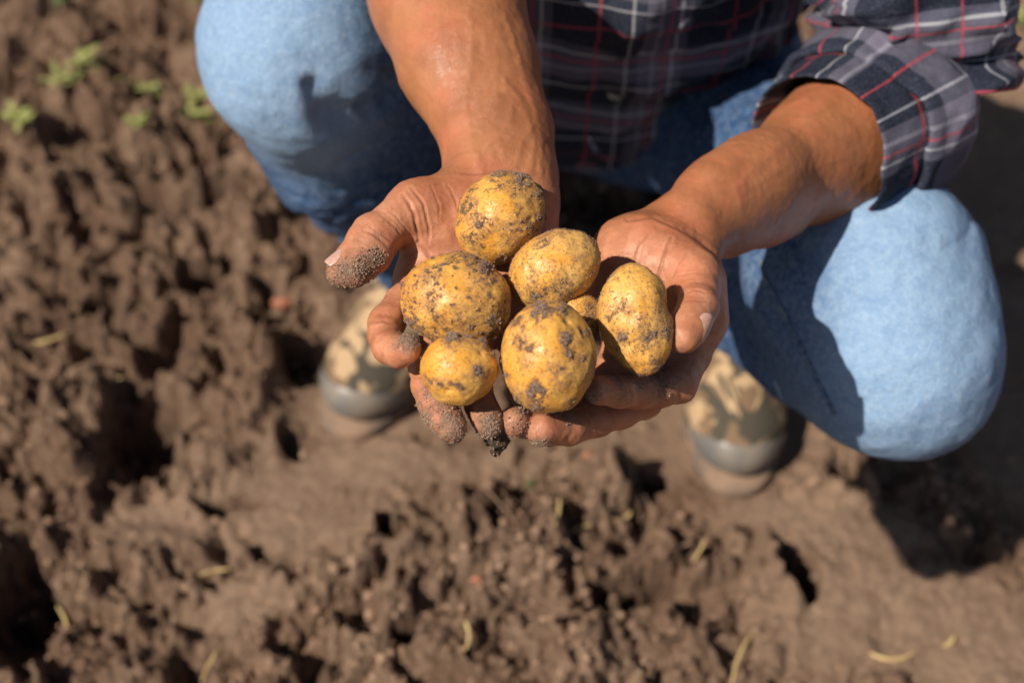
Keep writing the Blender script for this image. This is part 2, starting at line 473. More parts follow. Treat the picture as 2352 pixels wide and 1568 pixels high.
MLACE = m_plain('dark_lace', (.10, .085, .06), .85, .2)
MBUT = m_plain('button', (.55, .53, .42), .35, .5)
MSTRAW = m_plain('straw', (.68, .50, .22), .6, .3, 300, .0005, (.50, .34, .15), 60)
MLEAF = m_plain('weed_leaf', (.24, .27, .07), .6, .3, 200, .0008, (.36, .35, .12), 40)
MGRS = m_plain('dark_leaf', (.055, .11, .025), .55, .4, 200, .0008, (.12, .15, .04), 40)
MHAIR = m_plain('hair', (.02, .013, .009), .6, .4, 400, .003)
MDARK = m_plain('dark_scrap', (.035, .026, .020), .8, .3, 300, .001, (.10, .065, .04), 200)
MCLAY = m_plain('red_clay', (.42, .17, .10), .9, .2, 200, .002, (.30, .12, .07))

# ------------------------------------------------------------------ ground
def axis(lo, hi, step, far):
    a = np.arange(lo, hi+step/2, step)
    k = [step]; 
    while sum(k) < far: k.append(k[-1]*1.16)
    k = np.cumsum(k)
    return np.concatenate([(lo-k)[::-1], a, hi+k])
BOOTL = (np.array(G(790, 985))[:2], math.radians(-26))     # toe point, heading (0 = towards the camera)
BOOTR = (np.array(G(1688, 1118))[:2], math.radians(-4))
gx = axis(-1.05, 1.15, .0035, 300); gy = axis(.45, 2.15, .0035, 300)
X, Y = np.meshgrid(gx, gy, indexing='ij'); sh = X.shape; x = X.ravel(); y = Y.ravel()
P2 = np.stack([x, y, np.zeros_like(x)], 1)
wx = x+.03*fbm(P2*12, 3, 3)+.014*fbm(P2*55, 3, 5)+.005*fbm(P2*170, 2, 7); wy = y+.03*fbm(P2*12+9, 3, 4)+.014*fbm(P2*55+9, 3, 6)+.005*fbm(P2*170+3, 2, 8)
SMOOTH = [(700, 1150, 220, 120), (930, 1075, 260, 55), (1480, 1040, 150, 60), (2100, 1420, 340, 150), (1950, 1230, 200, 80), (1800, 1180, 160, 40), (2240, 1500, 240, 150), (2200, 470, 260, 170),
          (1700, 930, 260, 130), (860, 930, 170, 70), (2300, 200, 260, 260), (380, 1200, 130, 60), (560, 1380, 110, 60), (2330, 900, 180, 330)]
def blob(px, py, rx, ry, p=1.0):
    c = G(px, py); ex = abs(G(px+rx, py)[0]-c[0]); ey = abs(G(px, py-ry)[1]-c[1])
    return np.exp(-p*(((x-c[0])/ex)**2+((y-c[1])/ey)**2))
smooth = np.zeros_like(x)
for b_ in SMOOTH: smooth = np.maximum(smooth, blob(*b_, p=.9))
smooth = np.clip(smooth*1.55+.25*fbm(P2*14, 3, 31), 0, 1)
far_fade = sstep(2.4, 6, np.hypot(x, y-1.2))
rough = (1-.94*smooth)
h = .014*fbm(P2*2.6+3, 3, 11)+.016*fbm(P2*7, 3, 12)*(.35+.65*rough)
dens = sstep(-.25, .25, fbm(P2*8, 3, 13))
c1 = clods2(wx, wy, .085, 21)*.75; c2 = clods2(wx, wy, .042, 22)*.85; c3 = clods2(wx, wy, .020, 23)*.9; c4 = clods2(x+.3*wx, y+.3*wy, .0105, 24)
near = 1-sstep(2.6, 5, np.hypot(x, y-1.2))
cl = c1*(.2+.65*dens)+c2*1.0+c3*1.30+c4*1.1-1.6*clods2(wx+.5, wy, .030, 25)*sstep(-.25, .2, fbm(P2*11, 2, 26))
h = h+rough*cl*near+(1-rough)*near*(c3*.12+c4*.16)
h -= rough*.020
h += near*.0036*fbm(P2*130, 3, 15)*(.35+rough)
# furrows, hollows, mounds where they lie
MOUND = [(170, 900, 110, 70, .040), (300, 1270, 190, 60, .030), (560, 980, 60, 120, .030), (820, 1330, 260, 120, .018), (1150, 1240, 240, 110, .022), (1400, 1460, 380, 110, .020), (90, 1150, 120, 70, .030),
         (430, 760, 120, 60, .030), (640, 560, 60, 60, .030), (240, 620, 160, 60, .025), (560, 850, 120, 50, .022), (180, 380, 150, 40, .03), (1730, 1320, 120, 90, .02), (760, 690, 70, 60, .035), (1380, 1080, 50, 60, .02), (60, 60, 120, 30, .05)]
HOLLOW = [(330, 985, 110, 85, .055), (50, 1390, 90, 130, .060), (700, 830, 70, 45, .045), (480, 640, 80, 35, .045), (360, 455, 150, 30, .05), (540, 450, 50, 30, .05), (250, 690, 60, 25, .03), (1480, 1120, 50, 45, .035), (1840, 1310, 40, 70, .035),
          (1450, 1375, 80, 35, .035), (680, 1010, 40, 30, .03), (530, 1160, 60, 20, .03), (870, 1250, 30, 25, .03), (1730, 1210, 40, 12, .025), (130, 1180, 40, 30, .03), (70, 45, 90, 14, .05), (940, 1480, 60, 30, .03), (610, 1290, 50, 20, .02), (10, 1080, 40, 30, .03), (620, 770, 40, 25, .03), (80, 790, 40, 16, .02)]
for px, py, rx, ry, a in MOUND: h += a*blob(px, py, rx, ry)*(.75+.5*fbm(P2*25, 2, 41))
holl = np.zeros_like(x)
for px, py, rx, ry, a in HOLLOW:
    c = G(px, py); ex = abs(G(px+rx, py)[0]-c[0]); ey = abs(G(px, py-ry)[1]-c[1])
    qx = x-c[0]+.03*fbm(P2*22, 4, 43); qy = y-c[1]+.03*fbm(P2*22+5, 4, 44)
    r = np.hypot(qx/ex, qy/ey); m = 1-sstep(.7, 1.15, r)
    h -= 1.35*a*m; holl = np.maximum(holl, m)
    ml = np.exp(-(((qx+ex*1.25)/(ex*.55))**2+(qy/(ey*1.1))**2)); h += a*.75*ml
# trodden ground under the boots
for (tp, yaw) in (BOOTL, BOOTR):
    dvec = np.array([math.sin(yaw), -math.cos(yaw)]); c = tp-dvec*.15
    a = (x-c[0])*dvec[0]+(y-c[1])*dvec[1]; b = (x-c[0])*(-dvec[1])+(y-c[1])*dvec[0]
    m = 1-sstep(.75, 1.5, np.sqrt((a/.19)**2+(b/.085)**2)); h = h*(1-m)+m*(-.004+.12*h)
h = np.where(np.hypot(x, y-1.2) > 6, .02*fbm(P2*.8, 3, 51)+.01*fbm(P2*5, 2, 52), h)
Hgrid = h.reshape(sh)
def ground_z(px_, py_):
    i = np.clip(np.searchsorted(gx, px_), 0, sh[0]-1); j = np.clip(np.searchsorted(gy, py_), 0, sh[1]-1); return Hgrid[i, j]
i, j = np.meshgrid(np.arange(sh[0]-1), np.arange(sh[1]-1), indexing='ij'); k = sh[1]
F = np.stack([i*k+j, (i+1)*k+j, (i+1)*k+j+1, i*k+j+1], -1).reshape(-1, 4)
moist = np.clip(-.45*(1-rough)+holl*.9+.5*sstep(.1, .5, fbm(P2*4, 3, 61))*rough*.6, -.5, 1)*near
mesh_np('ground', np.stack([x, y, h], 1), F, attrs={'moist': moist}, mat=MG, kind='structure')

# loose clods lying on it
n = 42000
px_ = rng.uniform(-1.0, 1.1, n); py_ = rng.uniform(.45, 2.1, n)
pp = np.stack([px_, py_, np.zeros(n)], 1)
ii = np.clip(np.searchsorted(gx, px_), 0, sh[0]-1); jj = np.clip(np.searchsorted(gy, py_), 0, sh[1]-1)
rg = rough.reshape(sh)[ii, jj]
keep = rng.uniform(size=n) < (rg**2*.9+.04)*sstep(-.3, .3, fbm(pp*9, 2, 71))
px_, py_ = px_[keep], py_[keep]
r_ = .0014+.0085*rng.beta(.9, 7, len(px_))
z_ = ground_z(px_, py_)
def near_boot(a, b):
    o = np.zeros(len(a), bool)
    for (tp, yaw) in (BOOTL, BOOTR):
        dv = np.array([math.sin(yaw), -math.cos(yaw)]); c = tp-dv*.15
        u = (a-c[0])*dv[0]+(b-c[1])*dv[1]; v = (a-c[0])*(-dv[1])+(b-c[1])*dv[0]
        o |= (np.abs(u) < .18) & (np.abs(v) < .07)
    return o
ok = ~near_boot(px_, py_); px_, py_, r_, z_ = px_[ok], py_[ok], r_[ok], z_[ok]
big = r_ > .0058
Pc = np.stack([px_, py_, z_+r_*.15], 1)
mid = ~big & (r_ > .0032); sm = r_ <= .0032
Va, Fa = lumps(Pc[big], r_[big], 2, .55); Vb, Fb = lumps(Pc[mid], r_[mid], 1, .32); Vc, Fc = lumps(Pc[sm], r_[sm], 0, .35)
mesh_np('soil_clods', np.concatenate([Va, Vb, Vc]), np.concatenate([Fa, Fb+len(Va), Fc+len(Va)+len(Vb)]), smooth=False, mat=MC, kind='stuff', label='loose crumbly brown clods of soil strewn over the field', cat='soil')

# ------------------------------------------------------------------ the person
person = empty('person', (0.02, 1.1, 0), 'squatting person in plaid shirt and blue jeans holding out muddy potatoes', 'person')

def Q(l): return [(W(a, b, c), r) for a, b, c, r in l]
# --- right hand of the man (left in view): thumb out to the left
A_ = dict(
 palm=[((1112,408,.874,.0195),(962,648,.838,.0122)), ((1135,408,.876,.0200),(1036,706,.833,.0130)), ((1165,410,.877,.0200),(1110,735,.836,.0125)), ((1190,412,.878,.0195),(1180,735,.842,.0118)),
       ((1212,470,.870,.0185),(1215,640,.852,.0155)), ((1085,450,.862,.0210),(955,478,.838,.0150)), ((1085,510,.858,.0200),(1000,535,.843,.0160)), ((1000,545,.850,.0120),(958,625,.846,.0105)), ((1130,470,.868,.0200),(1060,600,.858,.0150))],
 fingers=[[(962,648,.838,.0112),(925,695,.818,.0100),(888,742,.800,.0096),(884,770,.788,.0088),(893,797,.776,.0086),(915,806,.768,.0084),(935,803,.761,.0076)],
          [(1036,706,.833,.0112),(1008,775,.812,.0100),(980,842,.797,.0098),(985,885,.786,.0090),(1000,925,.778,.0090),(1022,958,.771,.0088),(1040,983,.765,.0076)],
          [(1110,735,.836,.0108),(1095,795,.815,.0096),(1082,852,.800,.0093),(1093,895,.790,.0086),(1105,930,.783,.0083),(1118,958,.777,.0082),(1124,975,.773,.0070)],
          [(1180,735,.842,.0098),(1182,785,.825,.0086),(1184,832,.815,.0083),(1190,865,.805,.0076),(1195,890,.798,.0074),(1200,912,.792,.0066)]],
 thumb=[(955,478,.838,.0150),(900,515,.827,.0128),(860,552,.819,.0128),(832,583,.813,.0106),(808,606,.809,.0102),(781,625,.805,.0078)],
 tpad=[((862,592,.812,.0088),(812,620,.803,.0086)), ((852,543,.820,.0118),(842,552,.818,.0105))])
B_ = dict(
 palm=[((1585,550,.884,.0180),(1607,738,.862,.0126)), ((1550,548,.884,.0185),(1555,788,.858,.0128)), ((1510,552,.882,.0185),(1495,815,.866,.0125)), ((1465,565,.878,.0175),(1432,805,.870,.0118)),
       ((1425,572,.870,.0175),(1405,700,.866,.0155)), ((1520,590,.860,.0205),(1590,635,.844,.0155)), ((1465,592,.862,.0195),(1555,640,.852,.0150)), ((1608,650,.868,.0130),(1616,730,.864,.0124)), ((1480,600,.868,.0190),(1520,720,.860,.0150))],
 fingers=[[(1607,738,.864,.0122),(1590,815,.855,.0110),(1558,884,.838,.0104),(1512,897,.826,.0096),(1465,899,.812,.0095),(1420,897,.795,.0092),(1380,896,.780,.0083)],
          [(1555,788,.858,.0115),(1520,858,.850,.0106),(1480,918,.838,.0104),(1425,945,.826,.0096),(1368,964,.812,.0096),(1305,982,.796,.0096),(1245,986,.781,.0092)],
          [(1495,815,.866,.0110),(1430,880,.850,.0098),(1360,935,.836,.0095),(1300,950,.822,.0090),(1250,962,.806,.0088),(1212,968,.791,.0088),(1182,968,.778,.0084)],
          [(1432,805,.870,.0100),(1390,850,.855,.0088),(1345,890,.843,.0085),(1310,905,.835,.0080),(1280,912,.827,.0078),(1250,915,.820,.0070)]],
 thumb=[(1590,635,.842,.0142),(1604,672,.826,.0116),(1604,706,.812,.0110),(1592,735,.802,.0096),(1580,756,.796,.0094),(1568,774,.791,.0080)],
 tpad=[((1582,735,.802,.0084),(1566,768,.793,.0084))])
FA = [[(1120,400,.874,.0195),(1108,300,.890,.0215),(1048,150,.915,.0310),(998,0,.945,.0365),(925,-230,.985,.041)],
      [(1188,400,.878,.0195),(1166,300,.894,.0220),(1100,150,.920,.0320),(1052,0,.950,.0375),(985,-200,.990,.043)]]
FB = [[(1578,498,.884,.0175),(1650,452,.905,.0195),(1738,408,.930,.0228),(1872,340,.985,.0312),(1945,300,1.012,.0370),(2080,235,1.060,.0400)],
      [(1612,524,.896,.0170),(1665,500,.922,.0185),(1752,462,.955,.0240),(1897,376,1.012,.0365),(1970,332,1.030,.0400),(2100,265,1.062,.0430)]]
def hand_tree(h):
    palm = S(.014, *[cone(W(*a[:3]), W(*b[:3]), a[3], b[3]) for a, b in h['palm']])
    base = S(.010, palm, *[chain(Q(f[:2]), .004) for f in h['fingers']], chain(Q(h['thumb'][:2]), .006))
    fing = S(.0018, *[chain(Q(f[1:]), .004) for f in h['fingers']])
    th = S(.006, chain(Q(h['thumb'][1:]), .006), *[cone(W(*a[:3]), W(*b[:3]), a[3], b[3]) for a, b in h['tpad']])
    return S(.0028, base, fing, th)
treeA = S(.016, S(.012, chain(Q(FA[0]), .03), chain(Q(FA[1]), .03)), hand_tree(A_))
treeB = S(.014, S(.014, chain(Q(FB[0]), .03), chain(Q(FB[1]), .03)), hand_tree(B_))
def bounds(t):
    if t[0] == 'C': return np.minimum(t[1]-t[3], t[2]-t[4]), np.maximum(t[1]+t[3], t[2]+t[4])
    if t[0] == 'E': return t[1]-t[2].max(), t[1]+t[2].max()
    if t[0] == 'D': return bounds(t[2])
    b = [bounds(c) for c in t[2]]
    return np.min([q[0] for q in b], 0), np.max([q[1] for q in b], 0)
def seg_dist2(p, a, b):
    a = np.asarray(a, float); b = np.asarray(b, float); ab = b-a; t = np.clip(((p-a)@ab)/max(ab@ab, 1e-9), 0, 1)
    return np.linalg.norm(p-a-t[:, None]*ab, axis=1), t
# palm folds: polylines sighted on the hand, (points), half width in mm, depth in mm
CREASE = [([(925,448),(945,478),(958,520),(962,556)], .8, .55), ([(945,432),(972,470),(985,520),(982,560)], .7, .40), ([(1030,425),(1044,450),(1052,490)], .6, .30), ([(990,425),(1008,470),(1010,510)], .5, .20),
          ([(835,528),(862,540),(893,572)], .7, .35), ([(850,520),(882,545),(905,560)], .5, .22), ([(875,495),(905,520),(930,550)], .5, .25), ([(890,478),(915,505),(945,540)], .5, .22), ([(960,556),(985,590),(1040,615)], .9, .6),
          ([(845,742),(880,735),(925,748)], .8, .4), ([(862,765),(900,752),(935,760)], .5, .2), ([(905,640),(925,650),(945,640)], .8, .5), ([(950,868),(975,868),(1010,880)], .7, .3), 
          ([(1660,520),(1510,512),(1470,500)], .1, .0), ([(1500,530),(1472,560),(1455,610),(1452,650)], .7, .28), ([(1545,548),(1522,590),(1510,640),(1535,668)], .8, .50), ([(1585,575),(1555,610),(1540,650)], .5, .18),
          ([(1560,668),(1590,655),(1625,660)], .5, .22), ([(1555,682),(1590,668),(1630,672)], .5, .22), ([(1550,700),(1585,690),(1625,692)], .5, .2), ([(1545,640),(1575,628),(1610,625)], .5, .2), ([(1555,655),(1580,640),(1615,640)], .4, .2),
          ([(1440,505),(1500,498),(1560,522),(1610,556),(1640,580)], 1.0, .7), ([(1045,395),(1110,400),(1180,392)], .7, .25), ([(1440,880),(1450,905),(1446,930)], .6, .3), ([(1340,945),(1352,965),(1350,990)], .6, .3)]
VEIN = [([(1215,395),(1228,330),(1215,270),(1190,225),(1160,190)], 1.5, 1.0), ([(1185,385),(1200,320),(1222,290)], 1.2, .8), ([(1105,395),(1080,320),(1068,240),(1085,120),(1075,20)], 1.8, .9), ([(1240,390),(1243,320),(1225,240),(1190,130),(1160,40)], 1.3, .8),
        ([(1090,385),(1120,330),(1160,300),(1180,240)], 1.1, .5), ([(1560,470),(1640,440),(1720,430),(1800,380)], 1.8, .7), ([(1700,470),(1690,430),(1740,380),(1830,300)], 1.8, .8), ([(1540,490),(1600,475),(1650,490)], 1.3, .6)]
def skin_detail(V, N, hand):
    p = PX(V); sc = p[:, 2]/FPX; uv = p[:, :2]
    face = np.clip(-(N@AF)*1.5, 0, 1)
    disp = np.zeros(len(V)); cr = np.zeros(len(V))
    jit = np.stack([fbm(V*180, 2, 81), fbm(V*180+7, 2, 82)], 1)*3.0
    for pts, w, a in CREASE:
        d = np.full(len(V), 1e9); q = uv+jit
        for s0, s1 in zip(pts[:-1], pts[1:]):
            d = np.minimum(d, seg_dist2(q, s0, s1)[0])
        dm = d*sc*1000
        g = np.exp(-(dm/(w*1.05))**2)*face
        ends = np.minimum(np.linalg.norm(q-np.array(pts[0]), axis=1), np.linalg.norm(q-np.array(pts[-1]), axis=1))
        g *= np.clip(ends/25, .35, 1)
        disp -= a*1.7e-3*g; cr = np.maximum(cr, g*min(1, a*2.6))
        disp += a*.55e-3*np.exp(-((dm-2.2*w)/(w*1.4))**2)*face
    for pts, w, a in VEIN:
        d = np.full(len(V), 1e9); q = uv+jit*1.6
        for s0, s1 in zip(pts[:-1], pts[1:]): d = np.minimum(d, seg_dist2(q, s0, s1)[0])
        disp += a*.55e-3*np.exp(-(d*sc*1000/(w*1.6))**2)*face
    # fine wrinkles across the thumb side, softness everywhere
    disp += .6e-3*fbm(V*60, 3, 83)+.22e-3*fbm(V*240, 2, 84)
    # dirt on the fingertips
    dirt = np.zeros(len(V))
    for px, py, r, a in ([(785,630,46,1.2),(828,622,46,1.15),(865,590,34,1.0),(770,640,30,1.1),(882,570,18,.7),(870,545,16,.5),(935,785,32,1.15),(905,800,24,.5),(1000,925,44,1.0),(1035,975,50,1.1),(985,960,26,.9),(1125,975,38,1.3),(1180,975,42,.75),(1205,1010,20,.6),(880,560,8,.5),(820,545,20,.35),
                          (960,755,14,.6),(1010,600,26,.35)] if hand == 0 else
                         [(1355,905,30,.85),(1430,870,40,.8),(1510,872,50,.95),(1470,885,22,.7),(1150,960,30,1.0),(1180,985,40,.75),(1195,945,22,.8),(1240,1022,30,1.0),(1300,945,30,.85),(1340,955,26,.5),(1540,785,18,.6),(1560,800,16,.5),(1535,760,12,.5)]):
        dirt = np.maximum(dirt, a*np.exp(-(((uv-np.array([px, py]))**2).sum(1))/(r*r)))
    dirt = dirt*(.7+.6*fbm(V*90, 3, 86))+.10*sstep(.1, .5, fbm(V*45, 3, 87))
    # palm colour: the palm side of hand and fingers
    hd = np.clip((uv[:, 1]-(400 if hand == 0 else 500+.45*(uv[:, 0]-1500)))/60, 0, 1)
    palm = hd*np.clip(.75+.5*(N@AU*-.2-N@AF), 0, 1)
    return disp, cr, dirt, palm

bodyV, bodyF, att = [], [], {'dirt': [], 'crease': [], 'palm': []}
off = 0; HANDS = []
def clip_plane(V, N, F, keepf):
    m = keepf(V); idx = np.cumsum(m)-1; f = F[m[F].all(axis=1)]
    return V[m], N[m], idx[f]
for hi_, (tr, lim) in enumerate(((treeA, lambda V: PX(V)[:, 1] > -150), (treeB, lambda V: PX(V)[:, 0] < 2075))):
    lo, hi = bounds(tr)
    V, N, F = polygonise(tr, lo-.004, hi+.004, .00085, B=10, margin=.040)
    V, N, F = clip_plane(V, N, F, lim)
    disp, cr, dirt, palm = skin_detail(V, N, hi_)
    V = V+N*disp[:, None]
    HANDS.append((V, N, dirt))
    bodyV.append(V); bodyF.append(F+off); off += len(V)
    att['dirt'].append(dirt); att['crease'].append(cr); att['palm'].append(palm)
# trunk, neck, head and upper arms, coarser: they are inside the clothes or above the picture
SHR = np.array([-.12, .98, .79]); SHL = np.array([.27, .94, .74])
ELR = W(950, -130, .975); ELL = W(2075, 235, 1.055)
torso = S(.06, cone((.08, 1.17, .30), (.09, 1.15, .42), .115, .12), cone((.09, 1.15, .42), (.08, 1.01, .62), .12, .12), cone(SHR, SHL, .07, .07), cone((.08, .99, .72), (.08, .95, .90), .07, .055),
          ell((.08, .91, .99), (.075, .095, .115)), ell((.08, .84, .95), (.05, .045, .06)), cone((.08, .82, .99), (.08, .802, .965), .010, .014), cone((.005, .92, .98), (-.002, .925, 1.0), .014, .016), cone((.155, .92, .98), (.162, .925, 1.0), .014, .016))
torso = S(.02, torso, cone(SHR, ELR, .055, .041), cone(SHL, ELL, .055, .044), cone(ELR, W(930, -260, .99), .04, .04))
lo, hi = bounds(torso)
V, N, F = polygonise(torso, lo-.02, hi+.02, .009, B=10, margin=.07)
bodyV.append(V); bodyF.append(F+off)
for k_ in att: att[k_].append(np.zeros(len(V)))
body = mesh_np('body', np.concatenate(bodyV), np.concatenate(bodyF), attrs={k_: np.concatenate(v_) for k_, v_ in att.items()}, mat=MS, parent=person)
hv, hf = ico(4)
hp = hv*np.array([.086, .104, .100])+np.array([.08, .925, 1.025]); hp += hv*(.006*fbm(hv*9, 3, 5))[:, None]
kf = hf[((hv[hf].mean(1)[:, 2] > .05) | (hv[hf].mean(1)[:, 1] > .25))]
mesh_np('hair', hp, kf, mat=MHAIR, parent=person)

# fingernails
def nail(px, py, d, dirx, diry, dirf, nx, ny, nf, w, l, lift=0.0):
    """a curved plate centred at the sighting, length direction and outward normal in camera axes"""
    c = W(px, py, d); L = AX*dirx+AU*diry+AF*dirf; L /= np.linalg.norm(L); n_ = AX*nx+AU*ny+AF*nf; n_ -= (n_@L)*L; n_ /= np.linalg.norm(n_); s_ = np.cross(L, n_)
    V, F = [], []
    nu, nv = 15, 11
    for side in (0, 1):
        for a in range(nv):
            tv = a/(nv-1)*2-1
            for b in range(nu):
                tu = b/(nu-1)*2-1
                wu = w*(1-.12*max(tv, 0)**2-.25*max(-tv, 0)**3)
                ang = tu*.85
                rr = wu/math.sin(.85)
                lv = l*tv*(1-.10*tu*tu if tv > 0 else 1-.22*tu*tu)
                V.append(c+L*lv+s_*rr*math.sin(ang)+n_*(rr*(math.cos(ang)-1)+lift-side*.0006-.0006*tv*tv))
    for side in (0, 1):
        for a in range(nv-1):
            for b in range(nu-1):
                q = [side*nu*nv+a*nu+b, side*nu*nv+a*nu+b+1, side*nu*nv+(a+1)*nu+b+1, side*nu*nv+(a+1)*nu+b]
                F.append(q if side else q[::-1])
    rim = [a for a in range(nu)]+[a*nu+nu-1 for a in range(1, nv)]+[(nv-1)*nu+b for b in range(nu-2, -1, -1)]+[a*nu for a in range(nv-2, 0, -1)]
    for q, r in zip(rim, rim[1:]+rim[:1]): F.append([q, r, r+nu*nv, q+nu*nv])
    return np.array(V), F
def nail_on(px, py, d, r, L, n, w, l):
    n_ = np.array(n, float); n_ /= np.linalg.norm(n_); wn_ = AX*n_[0]+AU*n_[1]+AF*n_[2]; rs = np.linspace(.003, .02, 80); dd = ev(treeA if px < 1200 else treeB, W(px, py, d)+rs[:, None]*wn_); r = rs[np.argmax(dd > 0)]+.0006; c = W(px, py, d)+wn_*r; q = PX(c[None])[0]
    return (q[0], q[1], q[2], *L, *n_, w, l)
NAILS = [nail_on(797, 612, .8075, .0104, (-.72, -.55, -.1), (-.62, .66, -.42), .0062, .0072), nail_on(1586, 748, .798, .0104, (-.42, -.80, -.25), (.74, -.10, -.66), .0066, .0080)]
for a in NAILS:
    V, F = nail(*a)
    mesh_np('fingernail', V, F, mat=MN, parent=body)

def grains(name, V, N, wgt, n, smin_, smax_, parent, label=None, lift=.25):
    w = np.clip(wgt, 0, None); pr = w/w.sum(); idx = rng.choice(len(V), n, p=pr)
    s = smin_+(smax_-smin_)*rng.beta(1.0, 3.5, n)
    P = V[idx]+N[idx]*(s*lift)[:, None]+rng.normal(0, .0003, (n, 3))
    A, Fz = lumps(P, s, 0, .3)
    return mesh_np(name, A, Fz, smooth=False, mat=MGR, parent=parent, kind='stuff', label=label)
Vh = np.concatenate([h_[0] for h_ in HANDS]); Nh = np.concatenate([h_[1] for h_ in HANDS]); Dh = np.concatenate([h_[2] for h_ in HANDS])
grains('soil_on_fingers', Vh, Nh, np.clip(Dh-.26, 0, 1)**1.2+.0006*(Dh > .04), 14000, .00016, .00085, body)

# --- jeans
hipR = np.array([-.035, 1.17, .30]); hipL = np.array([.165, 1.15, .29])
KR = W(700, 105, 1.085); KL = W(2062, 832, 1.040)
ANR = np.array([-.085, 1.03, .125]); ANL = np.array([.205, .99, .135])
jeans_t = S(.05, cone(hipR, hipL, .125, .125),
  S(.05, cone(hipR, W(860, 60, 1.2), .105, .088), cone(W(860, 60, 1.2), KR, .088, .070)), S(.03, cone(KR, W(770, 290, 1.19), .070, .066), cone(W(790, 320, 1.20), ANR, .066, .050)),
  S(.05, cone(hipL, W(1860, 470, 1.18), .100, .084), cone(W(1860, 470, 1.18), W(1995, 650, 1.055), .084, .076), cone(W(1995, 650, 1.055), KL, .076, .060)), S(.03, cone(KL, W(1890, 760, 1.16), .060, .062), cone(W(1890, 760, 1.16), ANL, .062, .052)))
groove = lambda a, b, r0, r1: cone(W(*a), W(*b), r0, r1)
jeans_t = SUB(.012, jeans_t, S(.004, groove((715, 200, 1.020), (770, 280, 1.040), .004, .011), groove((760, 270, 1.035), (880, 335, 1.075), .014, .018), groove((790, 170, 1.040), (860, 270, 1.066), .004, .010), groove((800, 380, 1.10), (930, 350, 1.10), .006, .014), groove((850, 150, 1.05), (900, 220, 1.07), .008, .014), groove((880, 60, 1.09), (960, 180, 1.11), .008, .014)))
lo, hi = bounds(jeans_t); lo = np.maximum(lo, [-9, -9, .04])
V, N, F = polygonise(jeans_t, lo-.02, hi+.02, .0034, B=12, margin=.06)
p = PX(V)
wr = np.abs(np.sin(fbm(V*np.array([9, 6, 14]), 3, 91)*9))
dk = np.minimum(np.linalg.norm(V-KR, axis=1), np.linalg.norm(V-KL, axis=1))
fold = sstep(.07, .17, dk)
disp = fold*.007*fbm(V*np.array([16, 9, 22]), 3, 92)-fold*.004*(1-wr)**3+.0012*fbm(V*70, 3, 93)+.003*fbm(V*18, 2, 94)
V = V+N*disp[:, None]
fade_shade = np.clip(1.05-1.05*sstep(.045, .140, np.minimum(np.linalg.norm(V-(KR+[0, -.02, .0]), axis=1), np.linalg.norm(V-(KL+[-.01, .02, .03]), axis=1)*.82)), .10, 1)
fade_shade = fade_shade*(1-.8*sstep(.01, .085, V[:, 0]-KR[0])*(V[:, 0] < .02))*(1-.75*sstep(.02, .095, KL[0]-V[:, 0])*(V[:, 0] > .02))  # inner legs coloured darker to stand in for shade; knee fading is wear
fade_shade = fade_shade+.25*disp/.006*.3
jeans = mesh_np('jeans', V, F, attrs={'fade_shade': fade_shade}, mat=MD, parent=person)

def seam(pts):
    p = PX(jeansV); out = []
    P = interp_path([(a, b, 0) for a, b in pts], 26)
    for a, b, _ in P:
        m = np.where((p[:, 0]-a)**2+(p[:, 1]-b)**2 < 160)[0]
        if len(m): out.append(jeansV[m[np.argmin(p[m, 2])]]-AF*.0004)
    out = interp_path(out, 60)
    V, F, _ = tube(out, np.full(60, .0022), 8)
    mesh_np('seam', V, F, mat=MD2, parent=jeans)
jeansV = V
seam([(1735, 600), (1790, 720), (1850, 840), (1910, 960)])

